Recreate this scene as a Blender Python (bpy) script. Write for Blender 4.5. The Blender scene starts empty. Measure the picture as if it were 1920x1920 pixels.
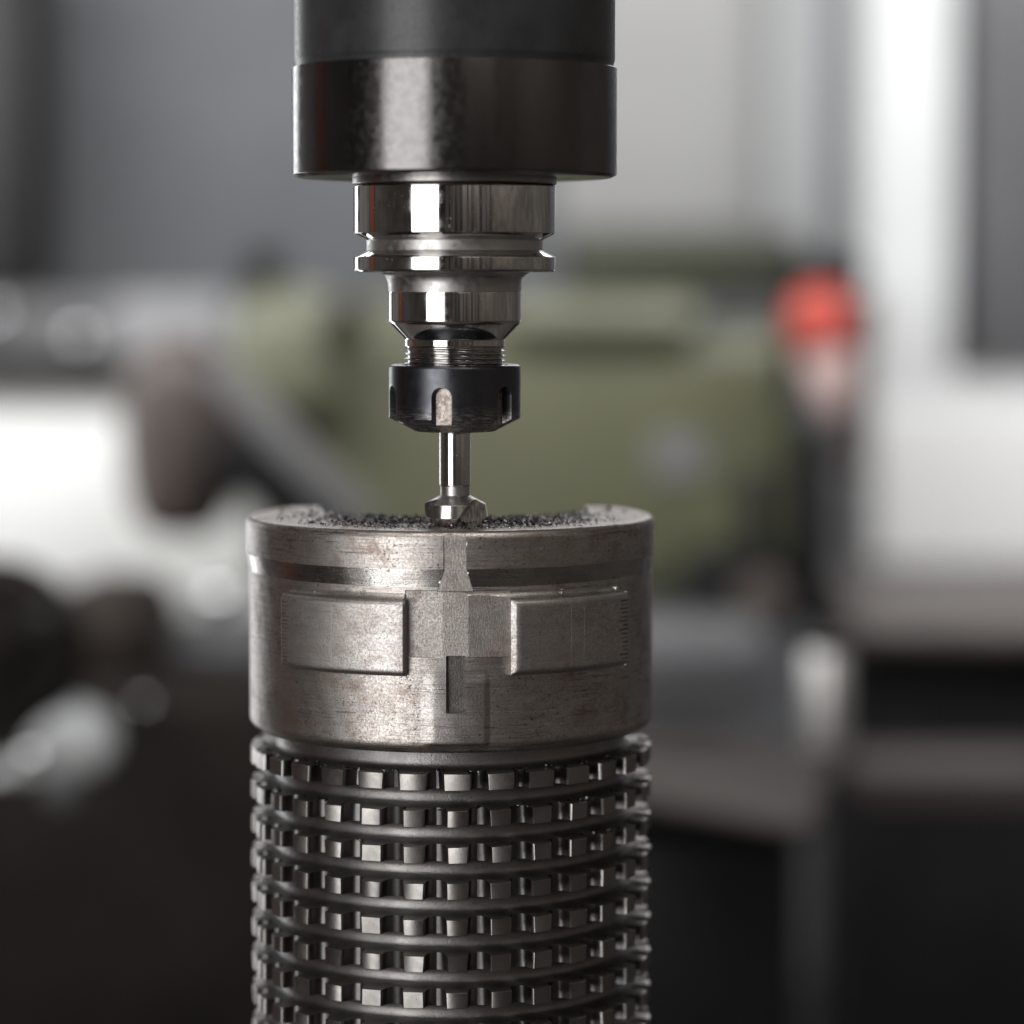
import bpy, bmesh, math, random
import numpy as np
from mathutils import Vector, Matrix

random.seed(7)
rng = np.random.default_rng(7)
sc = bpy.context.scene
col = sc.collection
MM = 0.001
R = math.radians

# ------------------------------------------------------------------ camera
F = 5640.0                      # focal length in photo pixels (photo is 1920 px wide)
TILT = math.atan(440.0 / F)
CAM = Vector((0.0, -0.994, 0.07833))
cam_d = bpy.data.cameras.new("camera")
cam_d.sensor_width = 36.0
cam_d.lens = F / 1920.0 * 36.0
cam_d.clip_start = 0.05
cam_d.clip_end = 50.0
cam_d.dof.use_dof = True
cam_d.dof.focus_distance = 0.938
cam_d.dof.aperture_fstop = 3.6
cam_d.dof.aperture_blades = 9
cam_d.dof.aperture_rotation = 0.3
cam = bpy.data.objects.new("camera", cam_d)
col.objects.link(cam)
cam.location = CAM
cam.rotation_euler = (math.pi / 2 - TILT, 0, 0)
sc.camera = cam

# ------------------------------------------------------------------ render / world
sc.render.engine = 'CYCLES'
sc.cycles.use_denoising = True
sc.cycles.max_bounces = 8
sc.cycles.sample_clamp_indirect = 6.0
sc.view_settings.view_transform = 'Standard'
sc.view_settings.look = 'None'
sc.view_settings.exposure = 0.0
sc.view_settings.gamma = 1.0
world = bpy.data.worlds.new("World")
sc.world = world
world.use_nodes = True
bgn = world.node_tree.nodes["Background"]
bgn.inputs[0].default_value = (0.9, 0.95, 1.0, 1)
bgn.inputs[1].default_value = 0.06

# ------------------------------------------------------------------ lamps
def area(name, loc, target, sx, sy, radiance, colour=(1, 1, 1)):
    d = bpy.data.lights.new(name, 'AREA')
    d.shape = 'RECTANGLE'
    d.size = sx
    d.size_y = sy
    d.energy = radiance * math.pi * sx * sy
    d.color = colour
    o = bpy.data.objects.new(name, d)
    col.objects.link(o)
    o.location = loc
    v = Vector(target) - Vector(loc)
    o.rotation_euler = v.to_track_quat('-Z', 'Y').to_euler()
    return o

# tall softbox left of the camera, its mirror image is the white stripe on the tool
area("softbox_lamp", (-0.90, -1.42, 0.05), (-0.02, -0.05, 0.0), 0.92, 1.75, 3.7, (1.0, 0.985, 0.97))
# unseen area lamps, most of them added as fill
area("offscreen_lamp", (-0.75, 0.55, 1.25), (-0.6, 2.3, 0.42), 1.2, 0.5, 8.0, (1.0, 0.98, 0.95))  # added fill for the left part of the background
area("offscreen_lamp", (0.85, 0.55, 1.25), (0.85, 2.3, 0.40), 1.2, 0.5, 19.0, (0.97, 0.98, 1.0))  # added fill for the machines on the right
area("offscreen_lamp", (0.0, 2.4, 0.85), (0.0, 0.0, 0.0), 1.5, 0.25, 6.0, (1.0, 0.97, 0.95))  # added low back lamp for grazing light on the ring's top and edges
area("offscreen_lamp", (0.9, -2.2, 2.2), (2.75, -3.2, 1.15), 2.0, 0.6, 26.0, (1.0, 0.96, 0.92))  # added behind the camera to brighten the walls mirrored in the chrome
area("left_fill_light", (-1.30, 0.90, 0.80), (-0.80, 2.0, 0.30), 0.8, 0.6, 15.0, (0.97, 0.99, 1.0))  # added out of view to brighten the white cabinet
area("left_fill_light", (-1.02, 1.65, -0.12), (-0.05, 0.0, -0.05), 0.42, 1.2, 3.2, (0.97, 0.99, 1.0))  # added rim light for the ring's left edge
area("offscreen_lamp", (-0.10, -0.75, 1.55), (-0.02, 0.0, 0.0), 1.5, 0.35, 7.0, (1.0, 0.97, 0.92))
area("wall_lamp", (0.3, 2.9, 1.0), (0.3, 3.3, 0.1), 0.6, 0.2, 13.0, (0.96, 0.98, 1.0))

# ------------------------------------------------------------------ pixel helpers
def at(px, py, D):
    """world point seen at photo pixel (px,py) at horizontal distance D from the camera"""
    u = (px - 960.0) / F
    v = -(py - 960.0) / F
    ct, st = math.cos(TILT), math.sin(TILT)
    s = D / (ct + v * st)
    return Vector((CAM.x + s * u, CAM.y + D, CAM.z + s * (-st + v * ct)))

def z_at(py, depth_mm):
    return 78.33 - depth_mm * math.tan(TILT + math.atan((py - 960.0) / F))

# ------------------------------------------------------------------ object helpers
def tag(o, label=None, cat=None, group=None, kind=None):
    if label: o['label'] = label
    if cat: o['category'] = cat
    if group: o['group'] = group
    if kind: o['kind'] = kind
    return o

def empty(name, loc=(0, 0, 0), rz=0.0):
    o = bpy.data.objects.new(name, None)
    o.empty_display_size = 0.02
    col.objects.link(o)
    o.location = loc
    o.rotation_euler = (0, 0, rz)
    return o

def link(name, me, mat=None, parent=None):
    o = bpy.data.objects.new(name, me)
    col.objects.link(o)
    if mat is not None:
        for m in (mat if isinstance(mat, (list, tuple)) else [mat]):
            me.materials.append(m)
    if parent is not None:
        o.parent = parent
    return o

def finish(me, smooth=True, angle=32):
    if smooth:
        me.polygons.foreach_set('use_smooth', np.ones(len(me.polygons), dtype=bool))
        if angle:
            me.set_sharp_from_angle(angle=R(angle))
    me.update()
    return me

def mesh_np(name, V, faces_flat, counts, smooth=True, angle=32, midx=None):
    """V (n,3) in metres, flat loop index list and per-face vertex counts"""
    me = bpy.data.meshes.new(name)
    V = np.asarray(V, dtype=np.float32)
    fl = np.asarray(faces_flat, dtype=np.int32)
    ct = np.asarray(counts, dtype=np.int32)
    me.vertices.add(len(V))
    me.vertices.foreach_set('co', V.ravel())
    me.loops.add(len(fl))
    me.loops.foreach_set('vertex_index', fl)
    me.polygons.add(len(ct))
    st = np.zeros(len(ct), dtype=np.int32)
    st[1:] = np.cumsum(ct)[:-1]
    me.polygons.foreach_set('loop_start', st)
    if midx is not None:
        me.polygons.foreach_set('material_index', np.asarray(midx, dtype=np.int32))
    me.update(calc_edges=True)
    me.validate()
    return finish(me, smooth, angle)

def grid_faces(nr, nc, closed, off=0):
    """faces of a grid of nr rows (up) and nc columns (round)"""
    j = np.arange(nc if closed else nc - 1)
    i = np.arange(nr - 1)
    I, J = np.meshgrid(i, j, indexing='ij')
    J2 = (J + 1) % nc
    q = np.stack([I * nc + J, I * nc + J2, (I + 1) * nc + J2, (I + 1) * nc + J], -1).reshape(-1, 4) + off
    return q

def round_profile(pts, rad=0.18, seg=3):
    """round the corners of an open profile of (r,z) points in mm"""
    out = [pts[0]]
    for a, b, c in zip(pts[:-2], pts[1:-1], pts[2:]):
        a, b, c = Vector(a[:2]), Vector(b[:2]), Vector(c[:2])
        u, v = a - b, c - b
        lu, lv = u.length, v.length
        if lu < 1e-6 or lv < 1e-6 or abs(u.normalized().dot(v.normalized())) > 0.985:
            out.append(tuple(b)); continue
        d = min(rad, lu * 0.42, lv * 0.42)
        p, q = b + u.normalized() * d, b + v.normalized() * d
        for k in range(seg + 1):
            t = k / seg
            out.append(tuple(p * (1 - t) ** 2 + b * 2 * t * (1 - t) + q * t * t))
    out.append(pts[-1])
    return out

def lathe(name, prof, mat, parent=None, n=160, rad=0.18, angle=25):
    """prof: list of (r,z) mm from top to bottom"""
    p = np.array(round_profile(prof, rad) if rad else prof, dtype=float)[::-1]
    th = np.linspace(0, 2 * math.pi, n, endpoint=False)
    X = p[:, 0:1] * np.sin(th)[None]
    Y = -p[:, 0:1] * np.cos(th)[None]
    Z = np.repeat(p[:, 1:2], n, 1)
    V = np.stack([X, Y, Z], -1).reshape(-1, 3) * MM
    q = grid_faces(len(p), n, True)
    me = mesh_np(name, V, q.ravel(), np.full(len(q), 4), True, angle)
    return link(name, me, mat, parent)

def box_bm(bm, c, s, bevel=0.0, rot=None):
    r = bmesh.ops.create_cube(bm, size=1.0)
    vs = r['verts']
    bmesh.ops.scale(bm, vec=s, verts=vs)
    if rot is not None:
        bmesh.ops.rotate(bm, cent=(0, 0, 0), matrix=rot, verts=vs)
    bmesh.ops.translate(bm, vec=c, verts=vs)
    if bevel:
        es = list({e for v in vs for e in v.link_edges})
        bmesh.ops.bevel(bm, geom=es, offset=bevel, segments=3, affect='EDGES', profile=0.5)

def bm_obj(name, bm, mat, parent=None, angle=35):
    me = bpy.data.meshes.new(name)
    bm.normal_update()
    bm.to_mesh(me)
    bm.free()
    finish(me, True, angle)
    return link(name, me, mat, parent)

def box(name, c, s, mat, parent=None, bevel=0.004, rot=None):
    bm = bmesh.new()
    box_bm(bm, c, s, bevel, rot)
    return bm_obj(name, bm, mat, parent)

def rect(px0, py0, px1, py1, D, depth):
    """centre and size of a box whose front face fills a photo rectangle at distance D"""
    a, b = at(px0, py1, D), at(px1, py0, D)
    return ((a.x + b.x) / 2, a.y + depth / 2, (a.z + b.z) / 2), (abs(b.x - a.x), depth, abs(b.z - a.z))

def pxbox(name, px0, py0, px1, py1, D, depth, mat, parent=None, bevel=0.006):
    c, s = rect(px0, py0, px1, py1, D, depth)
    return box(name, c, s, mat, parent, bevel)

def bar(name, p, q, rad, mat, parent=None, n=20, rad2=None):
    """round bar from p to q"""
    p, q = Vector(p), Vector(q)
    bm = bmesh.new()
    d = q - p
    bmesh.ops.create_cone(bm, cap_ends=True, segments=n, radius1=rad, radius2=rad if rad2 is None else rad2, depth=d.length)
    M = Matrix.Translation((p + q) / 2) @ d.to_track_quat('Z', 'Y').to_matrix().to_4x4()
    bmesh.ops.transform(bm, matrix=M, verts=bm.verts)
    es = [e for e in bm.edges if len(e.link_faces) == 2 and e.calc_face_angle() > 1.0]
    bmesh.ops.bevel(bm, geom=es, offset=min(rad, rad2 or rad) * 0.2, segments=2, affect='EDGES', profile=0.5)
    return bm_obj(name, bm, mat, parent)

# ------------------------------------------------------------------ materials
class NT:
    def __init__(self, name):
        self.m = bpy.data.materials.new(name)
        self.m.use_nodes = True
        self.t = self.m.node_tree
        self.p = self.t.nodes['Principled BSDF']
        self._co = None
    def node(self, typ, **kw):
        n = self.t.nodes.new(typ)
        for k, v in kw.items():
            setattr(n, k, v)
        return n
    def put(self, sock, v):
        if isinstance(v, bpy.types.NodeSocket):
            self.t.links.new(v, sock)
        elif isinstance(v, (tuple, list)) and len(v) == 3 and sock.type == 'RGBA':
            sock.default_value = (*v, 1)
        else:
            sock.default_value = v
    def co(self):
        if self._co is None:
            self._co = self.node('ShaderNodeTexCoord').outputs['Object']
        return self._co
    def scaled(self, s, rot=(0, 0, 0), loc=(0, 0, 0)):
        n = self.node('ShaderNodeMapping')
        self.put(n.inputs['Vector'], self.co())
        n.inputs['Scale'].default_value = s
        n.inputs['Rotation'].default_value = rot
        n.inputs['Location'].default_value = loc
        return n.outputs[0]
    def noise(self, vec=None, scale=1.0, detail=3, rough=0.55, dist=0.0):
        n = self.node('ShaderNodeTexNoise')
        self.put(n.inputs['Vector'], vec if vec is not None else self.co())
        n.inputs['Scale'].default_value = scale
        n.inputs['Detail'].default_value = detail
        n.inputs['Roughness'].default_value = rough
        n.inputs['Distortion'].default_value = dist
        return n.outputs['Fac']
    def ramp(self, f, a, b, lo=0.0, hi=1.0):
        n = self.node('ShaderNodeMapRange')
        n.interpolation_type = 'SMOOTHSTEP'
        self.put(n.inputs['Value'], f)
        n.inputs['From Min'].default_value = a
        n.inputs['From Max'].default_value = b
        n.inputs['To Min'].default_value = lo
        n.inputs['To Max'].default_value = hi
        return n.outputs[0]
    def mix(self, f, a, b):
        n = self.node('ShaderNodeMix', data_type='RGBA')
        self.put(n.inputs[0], f)
        self.put(n.inputs[6], a)
        self.put(n.inputs[7], b)
        return n.outputs[2]
    def mathn(self, op, a, b=0.0):
        n = self.node('ShaderNodeMath', operation=op)
        self.put(n.inputs[0], a)
        self.put(n.inputs[1], b)
        return n.outputs[0]
    def bump(self, h, dist, strength=1.0, prev=None):
        n = self.node('ShaderNodeBump')
        self.put(n.inputs['Height'], h)
        n.inputs['Distance'].default_value = dist
        n.inputs['Strength'].default_value = strength
        if prev is not None:
            self.put(n.inputs['Normal'], prev)
        return n.outputs[0]
    def set(self, **kw):
        names = {'base': 'Base Color', 'metal': 'Metallic', 'rough': 'Roughness', 'normal': 'Normal', 'aniso': 'Anisotropic',
                 'spec': 'Specular IOR Level', 'coat': 'Coat Weight', 'coat_rough': 'Coat Roughness'}
        for k, v in kw.items():
            self.put(self.p.inputs[names[k]], v)
        return self.m

def mat_polished():
    t = NT('polished_steel')
    lines = t.noise(t.scaled((60, 60, 9000)), 1.0, 2)
    smear = t.noise(None, 260, 4)
    specks = t.ramp(t.noise(None, 1500, 1), 0.735, 0.765)
    rough = t.mathn('ADD', t.ramp(smear, 0.35, 0.75, 0.045, 0.13), t.mathn('MULTIPLY', specks, 0.35))
    base = t.mix(specks, t.mix(smear, (0.70, 0.69, 0.675), (0.60, 0.59, 0.58)), (0.78, 0.77, 0.76))
    return t.set(base=base, metal=1.0, rough=rough, normal=t.bump(lines, 1.2e-6, 0.5))

def mat_satin(name, base=(0.52, 0.51, 0.50), r0=0.30, r1=0.46):
    t = NT(name)
    lines = t.noise(t.scaled((50, 50, 7000)), 1.0, 2)
    sm = t.noise(None, 400, 4)
    b = t.mix(sm, tuple(c * 1.08 for c in base), tuple(c * 0.85 for c in base))
    return t.set(base=b, metal=1.0, rough=t.ramp(sm, 0.3, 0.7, r0, r1), normal=t.bump(lines, 5e-6, 0.6))

def mat_black_nut():
    t = NT('black_oxide_steel')
    sep = t.node('ShaderNodeSeparateXYZ')
    t.put(sep.inputs[0], t.co())
    z = sep.outputs[2]
    low = t.ramp(z, NUT_Z0 + 0.0098, NUT_Z0 + 0.0015, 0.0, 1.0)
    st = t.noise(t.scaled((330, 330, 2000)), 1.0, 5, 0.7, 0.8)
    wear = t.mathn('MULTIPLY', low, t.ramp(st, 0.44, 0.58))
    sm = t.noise(None, 300, 4)
    lines = t.noise(t.scaled((40, 40, 6000)), 1.0, 2)
    base = t.mix(wear, t.mix(sm, (0.115, 0.118, 0.132), (0.078, 0.081, 0.092)), (0.42, 0.40, 0.40))
    rough = t.mathn('ADD', t.ramp(sm, 0.3, 0.7, 0.27, 0.36), t.mathn('MULTIPLY', wear, 0.06))
    n = t.bump(lines, 4e-6, 0.6)
    n = t.bump(st, 9e-5, 0.35, n) if False else n
    return t.set(base=base, metal=1.0, rough=rough, normal=n)

def mat_worn_bare():
    t = NT('worn_bare_steel')
    n1 = t.noise(None, 900, 5, 0.6)
    base = t.mix(t.ramp(n1, 0.35, 0.65), (0.24, 0.20, 0.17), (0.50, 0.46, 0.43))
    return t.set(base=base, metal=0.9, rough=0.42, normal=t.bump(n1, 2.5e-4, 0.7))

def mat_workpiece(name, lines_amt=1.0, hatch=0.0, pits=1.0, base0=(0.58, 0.54, 0.51), rust_amt=1.0, r0=0.31, r1=0.46, grain=1.15):
    t = NT(name)
    lines = t.noise(t.scaled((55, 55, 2300)), 1.0, 4, 0.7)
    lines2 = t.noise(t.scaled((95, 95, 2100), loc=(0.3, 0.1, 5)), 1.0, 4, 0.7)
    broad = t.noise(t.scaled((75, 75, 150)), 1.0, 6, 0.68)
    rust = t.ramp(t.noise(t.scaled((95, 95, 120), loc=(3.1, 1.7, 0.4)), 1.0, 6, 0.68), 0.47, 0.72, 0.0, 0.72 * rust_amt)
    spots = t.ramp(t.noise(t.scaled((1150, 1150, 1500)), 1.0, 2, 0.5), 0.60, 0.67)
    big = t.ramp(t.noise(t.scaled((620, 620, 900), loc=(1, 2, 3)), 1.0, 2, 0.5), 0.71, 0.75)
    where = t.ramp(t.noise(t.scaled((60, 60, 90)), 1.0, 4, 0.6), 0.40, 0.62, 0.15, 1.0)
    pit = t.mathn('MULTIPLY', t.mathn('MULTIPLY', t.mathn('MAXIMUM', spots, big), where), 0.8 * pits)
    streak = t.mathn('MULTIPLY', t.ramp(lines2, 0.52, 0.64, 0.0, 0.9), t.ramp(t.noise(t.scaled((40, 40, 110), loc=(9, 0, 2)), 1.0, 3, 0.6), 0.44, 0.60))
    fine = t.noise(None, 1500, 4, 0.75)
    b = t.mix(t.ramp(broad, 0.3, 0.7), tuple(c * 1.12 for c in base0), tuple(c * 0.86 for c in base0))
    b = t.mix(t.ramp(fine, 0.38, 0.66, 0.0, 0.70 * grain), b, tuple(c * 0.50 for c in base0))
    b = t.mix(t.ramp(lines, 0.42, 0.62, 0.0, 0.55 * lines_amt), b, tuple(c * 0.55 for c in base0))
    b = t.mix(t.mathn('MULTIPLY', streak, lines_amt), b, (0.14, 0.125, 0.115))
    b = t.mix(rust, b, (0.24, 0.165, 0.13))
    b = t.mix(pit, b, (0.035, 0.03, 0.027))
    rough = t.mathn('ADD', t.ramp(fine, 0.3, 0.7, r0, r1), t.mathn('MULTIPLY', rust, 0.12))
    n = t.bump(lines, 7e-5, 0.65 * lines_amt + 0.02)
    n = t.bump(fine, 1.1e-4, 0.55 * grain, n)
    if hatch:
        h1 = t.noise(t.scaled((3600, 500, 420), rot=(0, 0.75, 0)), 1.0, 3, 0.6)
        h2 = t.noise(t.scaled((3600, 500, 420), rot=(0, -0.65, 0)), 1.0, 3, 0.6)
        n = t.bump(t.mathn('ADD', h1, h2), 9e-5, hatch, n)
    n = t.bump(t.mathn('MULTIPLY', pit, -1.0), 6e-5, 0.5, n)
    return t.set(base=b, metal=1.0, rough=rough, normal=n)

def mat_cutter_steel(name, c, r0, r1, bump=4e-5, speck=0.0):
    t = NT(name)
    n1 = t.noise(None, 1700, 3, 0.6)
    n2 = t.noise(None, 140, 4)
    b = t.mix(n2, tuple(x * 1.15 for x in c), tuple(x * 0.75 for x in c))
    if speck:
        b = t.mix(t.ramp(t.noise(None, 1400, 2), 0.62, 0.70, 0, speck), b, (0.06, 0.05, 0.045))
    oi = t.node('ShaderNodeObjectInfo')
    b = t.mix(t.ramp(oi.outputs['Random'], 0.0, 1.0, 0.0, 0.42), b, tuple(x * 0.45 for x in c))
    return t.set(base=b, metal=1.0, rough=t.ramp(n2, 0.3, 0.7, r0, r1), normal=t.bump(n1, bump, 0.5))

def mat_ground_flute():
    t = NT('ground_flute_steel')
    s = t.noise(t.scaled((2300, 2300, 260), rot=(0, 0.55, 0)), 1.0, 3, 0.6)
    b = t.mix(t.ramp(s, 0.35, 0.68), (0.34, 0.32, 0.30), (0.82, 0.80, 0.77))
    return t.set(base=b, metal=1.0, rough=0.20, normal=t.bump(s, 5e-5, 0.4))

def mat_paint(name, c, rough=0.45, vary=0.18, scale=14, metal=0.0, spec=0.5):
    t = NT(name)
    n1 = t.noise(None, scale, 5, 0.6)
    n2 = t.noise(None, scale * 12, 3)
    b = t.mix(t.ramp(n1, 0.3, 0.72), tuple(min(1, x * (1 + vary)) for x in c), tuple(x * (1 - vary) for x in c))
    return t.set(base=b, rough=t.ramp(n2, 0.3, 0.7, rough * 0.85, min(1, rough * 1.15)), metal=metal, spec=spec,
                 normal=t.bump(n2, 2e-4, 0.15))

# ================================================================== SETTING: the workshop room
room_wall = mat_paint('painted_wall', (0.185, 0.19, 0.203), 0.7, 0.15, 2)
left_wall_m = mat_paint('light_wall', (0.40, 0.38, 0.365), 0.8, 0.2, 2)
right_wall_m = mat_paint('dark_wall', (0.17, 0.15, 0.135), 0.6, 0.3, 3)
def mat_rear():
    t = NT('rear_wall_stripes')
    v = t.noise(t.scaled((5.5, 1, 0.15)), 1.0, 4, 0.7)  # vertical stripes added to give streaks in the chrome reflections
    b = t.mix(t.ramp(v, 0.36, 0.64), (0.035, 0.030, 0.027), (0.34, 0.31, 0.29))
    return t.set(base=b, rough=0.7)
rear_wall_m = mat_rear()
floor_m = mat_paint('concrete_floor', (0.075, 0.068, 0.062), 0.6, 0.3, 5)
ceil_m = mat_paint('ceiling_paint', (0.22, 0.22, 0.22), 0.8, 0.1, 3)

def slab(name, c, s, m, label):
    o = box(name, c, s, m, None, 0.0)
    tag(o, label, None, None, 'structure')
    return o
slab('floor', (0, 0, -1.0), (6.4, 7.6, 0.1), floor_m, 'dark concrete workshop floor')
slab('ceiling', (0, 0, 2.35), (6.4, 7.6, 0.1), ceil_m, 'grey workshop ceiling')
slab('back_wall', (0, 3.35, 0.675), (6.4, 0.1, 3.24), room_wall, 'blurred grey workshop wall behind the machines')
slab('left_wall', (-3.15, 0, 0.675), (0.1, 6.58, 3.24), left_wall_m, 'light grey wall on the left of the workshop')
slab('right_wall', (3.15, 0, 0.675), (0.1, 6.58, 3.24), right_wall_m, 'dark wall on the right of the workshop')
slab('rear_wall', (0, -3.35, 0.675), (6.4, 0.1, 3.24), rear_wall_m, 'dim wall behind the photographer')

# ================================================================== TOOL HOLDER IN THE SPINDLE
TD = 950.0                                # distance of the tool axis from the camera, mm
TS = TD / F * 0.9983                      # mm per photo pixel at the axis
tool_xy = (at(853, 700, TD * MM).x, TD * MM + CAM.y)
def tz(py):                               # height (mm) of a silhouette edge of the tool
    return z_at(py, TD)
def tr(px):                               # radius (mm) of a silhouette radius in px
    return px * TS

polished = mat_polished()
satin = mat_satin('satin_turned_steel')
satin_dark = mat_satin('dark_turned_steel', (0.33, 0.32, 0.31), 0.28, 0.4)
spindle_m = mat_satin('blued_spindle_steel', (0.16, 0.155, 0.155), 0.16, 0.26)
housing_m = mat_paint('spindle_housing_paint', (0.030, 0.031, 0.033), 0.32, 0.25, 60)

spindle = empty('milling_spindle', (tool_xy[0], tool_xy[1], 0))
tag(spindle, 'dark round spindle nose at the top holding the shiny tool holder', 'spindle')
zt = tz(334)
lathe('nose_ring', [(tr(150), zt + 34), (tr(303), zt + 34), (tr(303), tz(328)), (tr(292), zt), (tr(193), zt), (tr(193), zt + 3)], spindle_m, spindle, 224, 0.25)
lathe('housing', [(1, zt + 190), (tr(299), zt + 190), (tr(299), zt + 36.5), (tr(296), zt + 35), (tr(296), zt + 33.5), (tr(150), zt + 33.5)], housing_m, spindle, 192, 0.5)

holder = empty('tool_holder', (tool_xy[0], tool_xy[1], 0))
tag(holder, 'polished steel tool holder with grooved flange and threaded neck under the spindle', 'tool holder')
lathe('taper_collar', [(tr(120), tz(330)), (tr(191), tz(330)), (tr(191), tz(345)), (tr(187), tz(347.2)), (tr(180), tz(347.6))], satin_dark, holder, 224, 0.22)
lathe('flange', [(tr(180), tz(347.6)), (tr(186), tz(348.2)), (tr(189), tz(350)), (tr(189), tz(438)), (tr(166.5), tz(450))], polished, holder, 256, 0.22)
lathe('flange_groove', [(tr(166.5), tz(450)), (tr(165), tz(451.5)), (tr(165), tz(470)), (tr(168), tz(472))], satin, holder, 224, 0.2)
lathe('flange_rim', [(tr(168), tz(472)), (tr(188.5), tz(482)), (tr(189), tz(484)), (tr(189), tz(506)), (tr(186), tz(510)), (tr(140), tz(511))], polished, holder, 256, 0.25)
cove = [(tr(140), tz(511))]
for k in range(11):
    a = k / 10 * math.pi / 2
    cove.append((tr(124.5 + 14 * (1 - math.sin(a))), tz(512.5 + 30 * (1 - math.cos(a)))))
cove += [(tr(124.3), tz(547))]
lathe('fillet', cove, satin, holder, 192, 0.0, 40)
lathe('collar', [(tr(124.3), tz(547)), (tr(124.8), tz(548.5)), (tr(124.8), tz(601)), (tr(122), tz(606)), (tr(95.5), tz(634)), (tr(94), tz(636.5)),
                 (tr(94.3), tz(648)), (tr(92), tz(651))], polished, holder, 256, 0.3)

# helical thread, 1.5 mm pitch
def thread(name, r_root, r_crest, z0, z1, pitch, mat, parent):
    n, per = 180, 14
    nz = int((z0 - z1) / pitch * per)
    zs = np.linspace(z1, z0, nz)
    th = np.linspace(0, 2 * math.pi, n, endpoint=False)
    T, Z = np.meshgrid(th, zs)
    ph = (Z / pitch + T / (2 * math.pi)) % 1.0
    tri = np.abs(ph * 2 - 1)
    prof = np.clip((tri - 0.10) / 0.80, 0, 1)
    fade = np.clip((z0 - Z) / pitch / 0.8, 0, 1)
    Rr = r_root + (r_crest - r_root) * prof
    Rr = Rr * fade + (r_root + (r_crest - r_root) * 0.4) * (1 - fade)
    V = np.stack([Rr * np.sin(T), -Rr * np.cos(T), Z], -1).reshape(-1, 3) * MM
    q = grid_faces(nz, n, True)
    return link(name, mesh_np(name, V, q.ravel(), np.full(len(q), 4), True, 50), mat, parent)
thread('thread', tr(89.0), tr(95.2), tz(649.5), tz(700), 1.5, mat_satin('thread_steel', (0.56, 0.555, 0.55), 0.12, 0.2), holder)

# small engraved number on the flange
cu = bpy.data.curves.new('engraving', 'FONT')
cu.body = "52025"
cu.size = 2.6
cu.space_character = 1.15
cu.align_x = 'CENTER'
tob = bpy.data.objects.new('engraving', cu)
col.objects.link(tob)
dg = bpy.context.evaluated_depsgraph_get()
tme = bpy.data.meshes.new_from_object(tob.evaluated_get(dg))
bpy.data.objects.remove(tob)
rr_, z_, a0 = tr(189) + 0.03, tz(391), R(-40)
for v in tme.vertices:
    a = a0 + v.co.x / rr_
    v.co = Vector((rr_ * math.sin(a), -rr_ * math.cos(a), z_ + v.co.y)) * MM
link('engraving', tme, mat_paint('engraving_black', (0.03, 0.027, 0.025), 0.6), holder)

# ---- clamping nut (black, six wrench slots)
NUT_Z0 = tz(808) * MM
black_nut = mat_black_nut()
worn = mat_worn_bare()
nut = empty('collet_nut', (tool_xy[0], tool_xy[1], 0))
tag(nut, 'black clamping nut with scuffed wrench slots screwed under the threaded neck', 'nut')
def build_nut():
    zb, zc_, ztop = tz(808), tz(783), tz(683.5)
    R0 = tr(124)
    fr = 1.1
    prof = []
    # from bottom to top: bottom face, chamfer, wall, rounded shoulder, top face
    prof += [(tr(31), zb + 2.0), (tr(33), zb), (tr(74), zb), (tr(76.5), zb + 0.1), (tr(79), zb + 0.4)]
    n_ch = 22
    for k in range(1, n_ch + 1):
        t = k / n_ch
        prof.append((tr(79) + (R0 - 0.12 - tr(79)) * t, zb + 0.4 + (zc_ - zb - 0.4) * t))
    zw = np.linspace(zc_ + 0.15, ztop - fr, 92)
    prof += [(R0, z) for z in zw]
    for k in range(1, 9):
        a = k / 8 * math.pi / 2
        prof.append((R0 - fr * (1 - math.cos(a)), ztop - fr + fr * math.sin(a)))
    prof += [(tr(105), ztop), (tr(99), ztop - 0.05), (tr(95.5), ztop - 0.8), (tr(95.5), ztop - 3)]
    prof = np.array(prof)
    base = np.arange(0, 360, 1.2)
    cents = [-10.4 + 60 * k for k in range(6)]
    halfw = 3.25                                       # mm
    ha = math.degrees(math.asin(halfw / R0))
    fine = []
    for c in cents:
        fine += list(np.linspace(c - ha - 1.0, c + ha + 1.0, 90) % 360)
    base = [b for b in base if min(abs((b - c + 180) % 360 - 180) for c in cents) > ha + 1.2]
    th = np.radians(np.array(sorted(list(base) + fine)))
    nr, nc = len(prof), len(th)
    T = np.repeat(th[None], nr, 0)
    Z = np.repeat(prof[:, 1:2], nc, 1)
    Rr = np.repeat(prof[:, 0:1], nc, 1)
    floor = np.zeros((nr, nc), bool)
    z_arc = tz(722.5) - halfw
    dfl = R0 - 3.3
    for c in cents:
        d = (np.degrees(T) - c + 180) % 360 - 180
        d = np.radians(d)
        x = R0 * np.sin(d)
        dz = np.maximum(0, Z - z_arc)
        e = halfw - np.sqrt(x * x + dz * dz)             # >0 inside the slot
        ins = (e > 0) & (np.abs(d) < 0.5)
        wall = np.clip(e / 0.30, 0, 1)
        lim = dfl / np.cos(d)
        # outside limit by steep wall
        limw = R0 * (1 - wall) + lim * wall
        Rr = np.where(ins, np.minimum(Rr, limw), Rr)
        floor |= ins & (wall >= 1.0)
    V = np.stack([Rr * np.sin(T), -Rr * np.cos(T), Z], -1).reshape(-1, 3) * MM
    q = grid_faces(nr, nc, True)
    fl = floor.reshape(-1)
    mi = (fl[q].sum(1) >= 3).astype(int)
    return mesh_np('nut_body', V, q.ravel(), np.full(len(q), 4), True, 30, mi)
nb = build_nut()
link('nut_body', nb, [black_nut, worn], nut)
lathe('collet_face', [(tr(33.5), tz(806)), (tr(30), tz(806.5)), (tr(29.2), tz(807))], satin_dark, nut, 96, 0)

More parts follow.
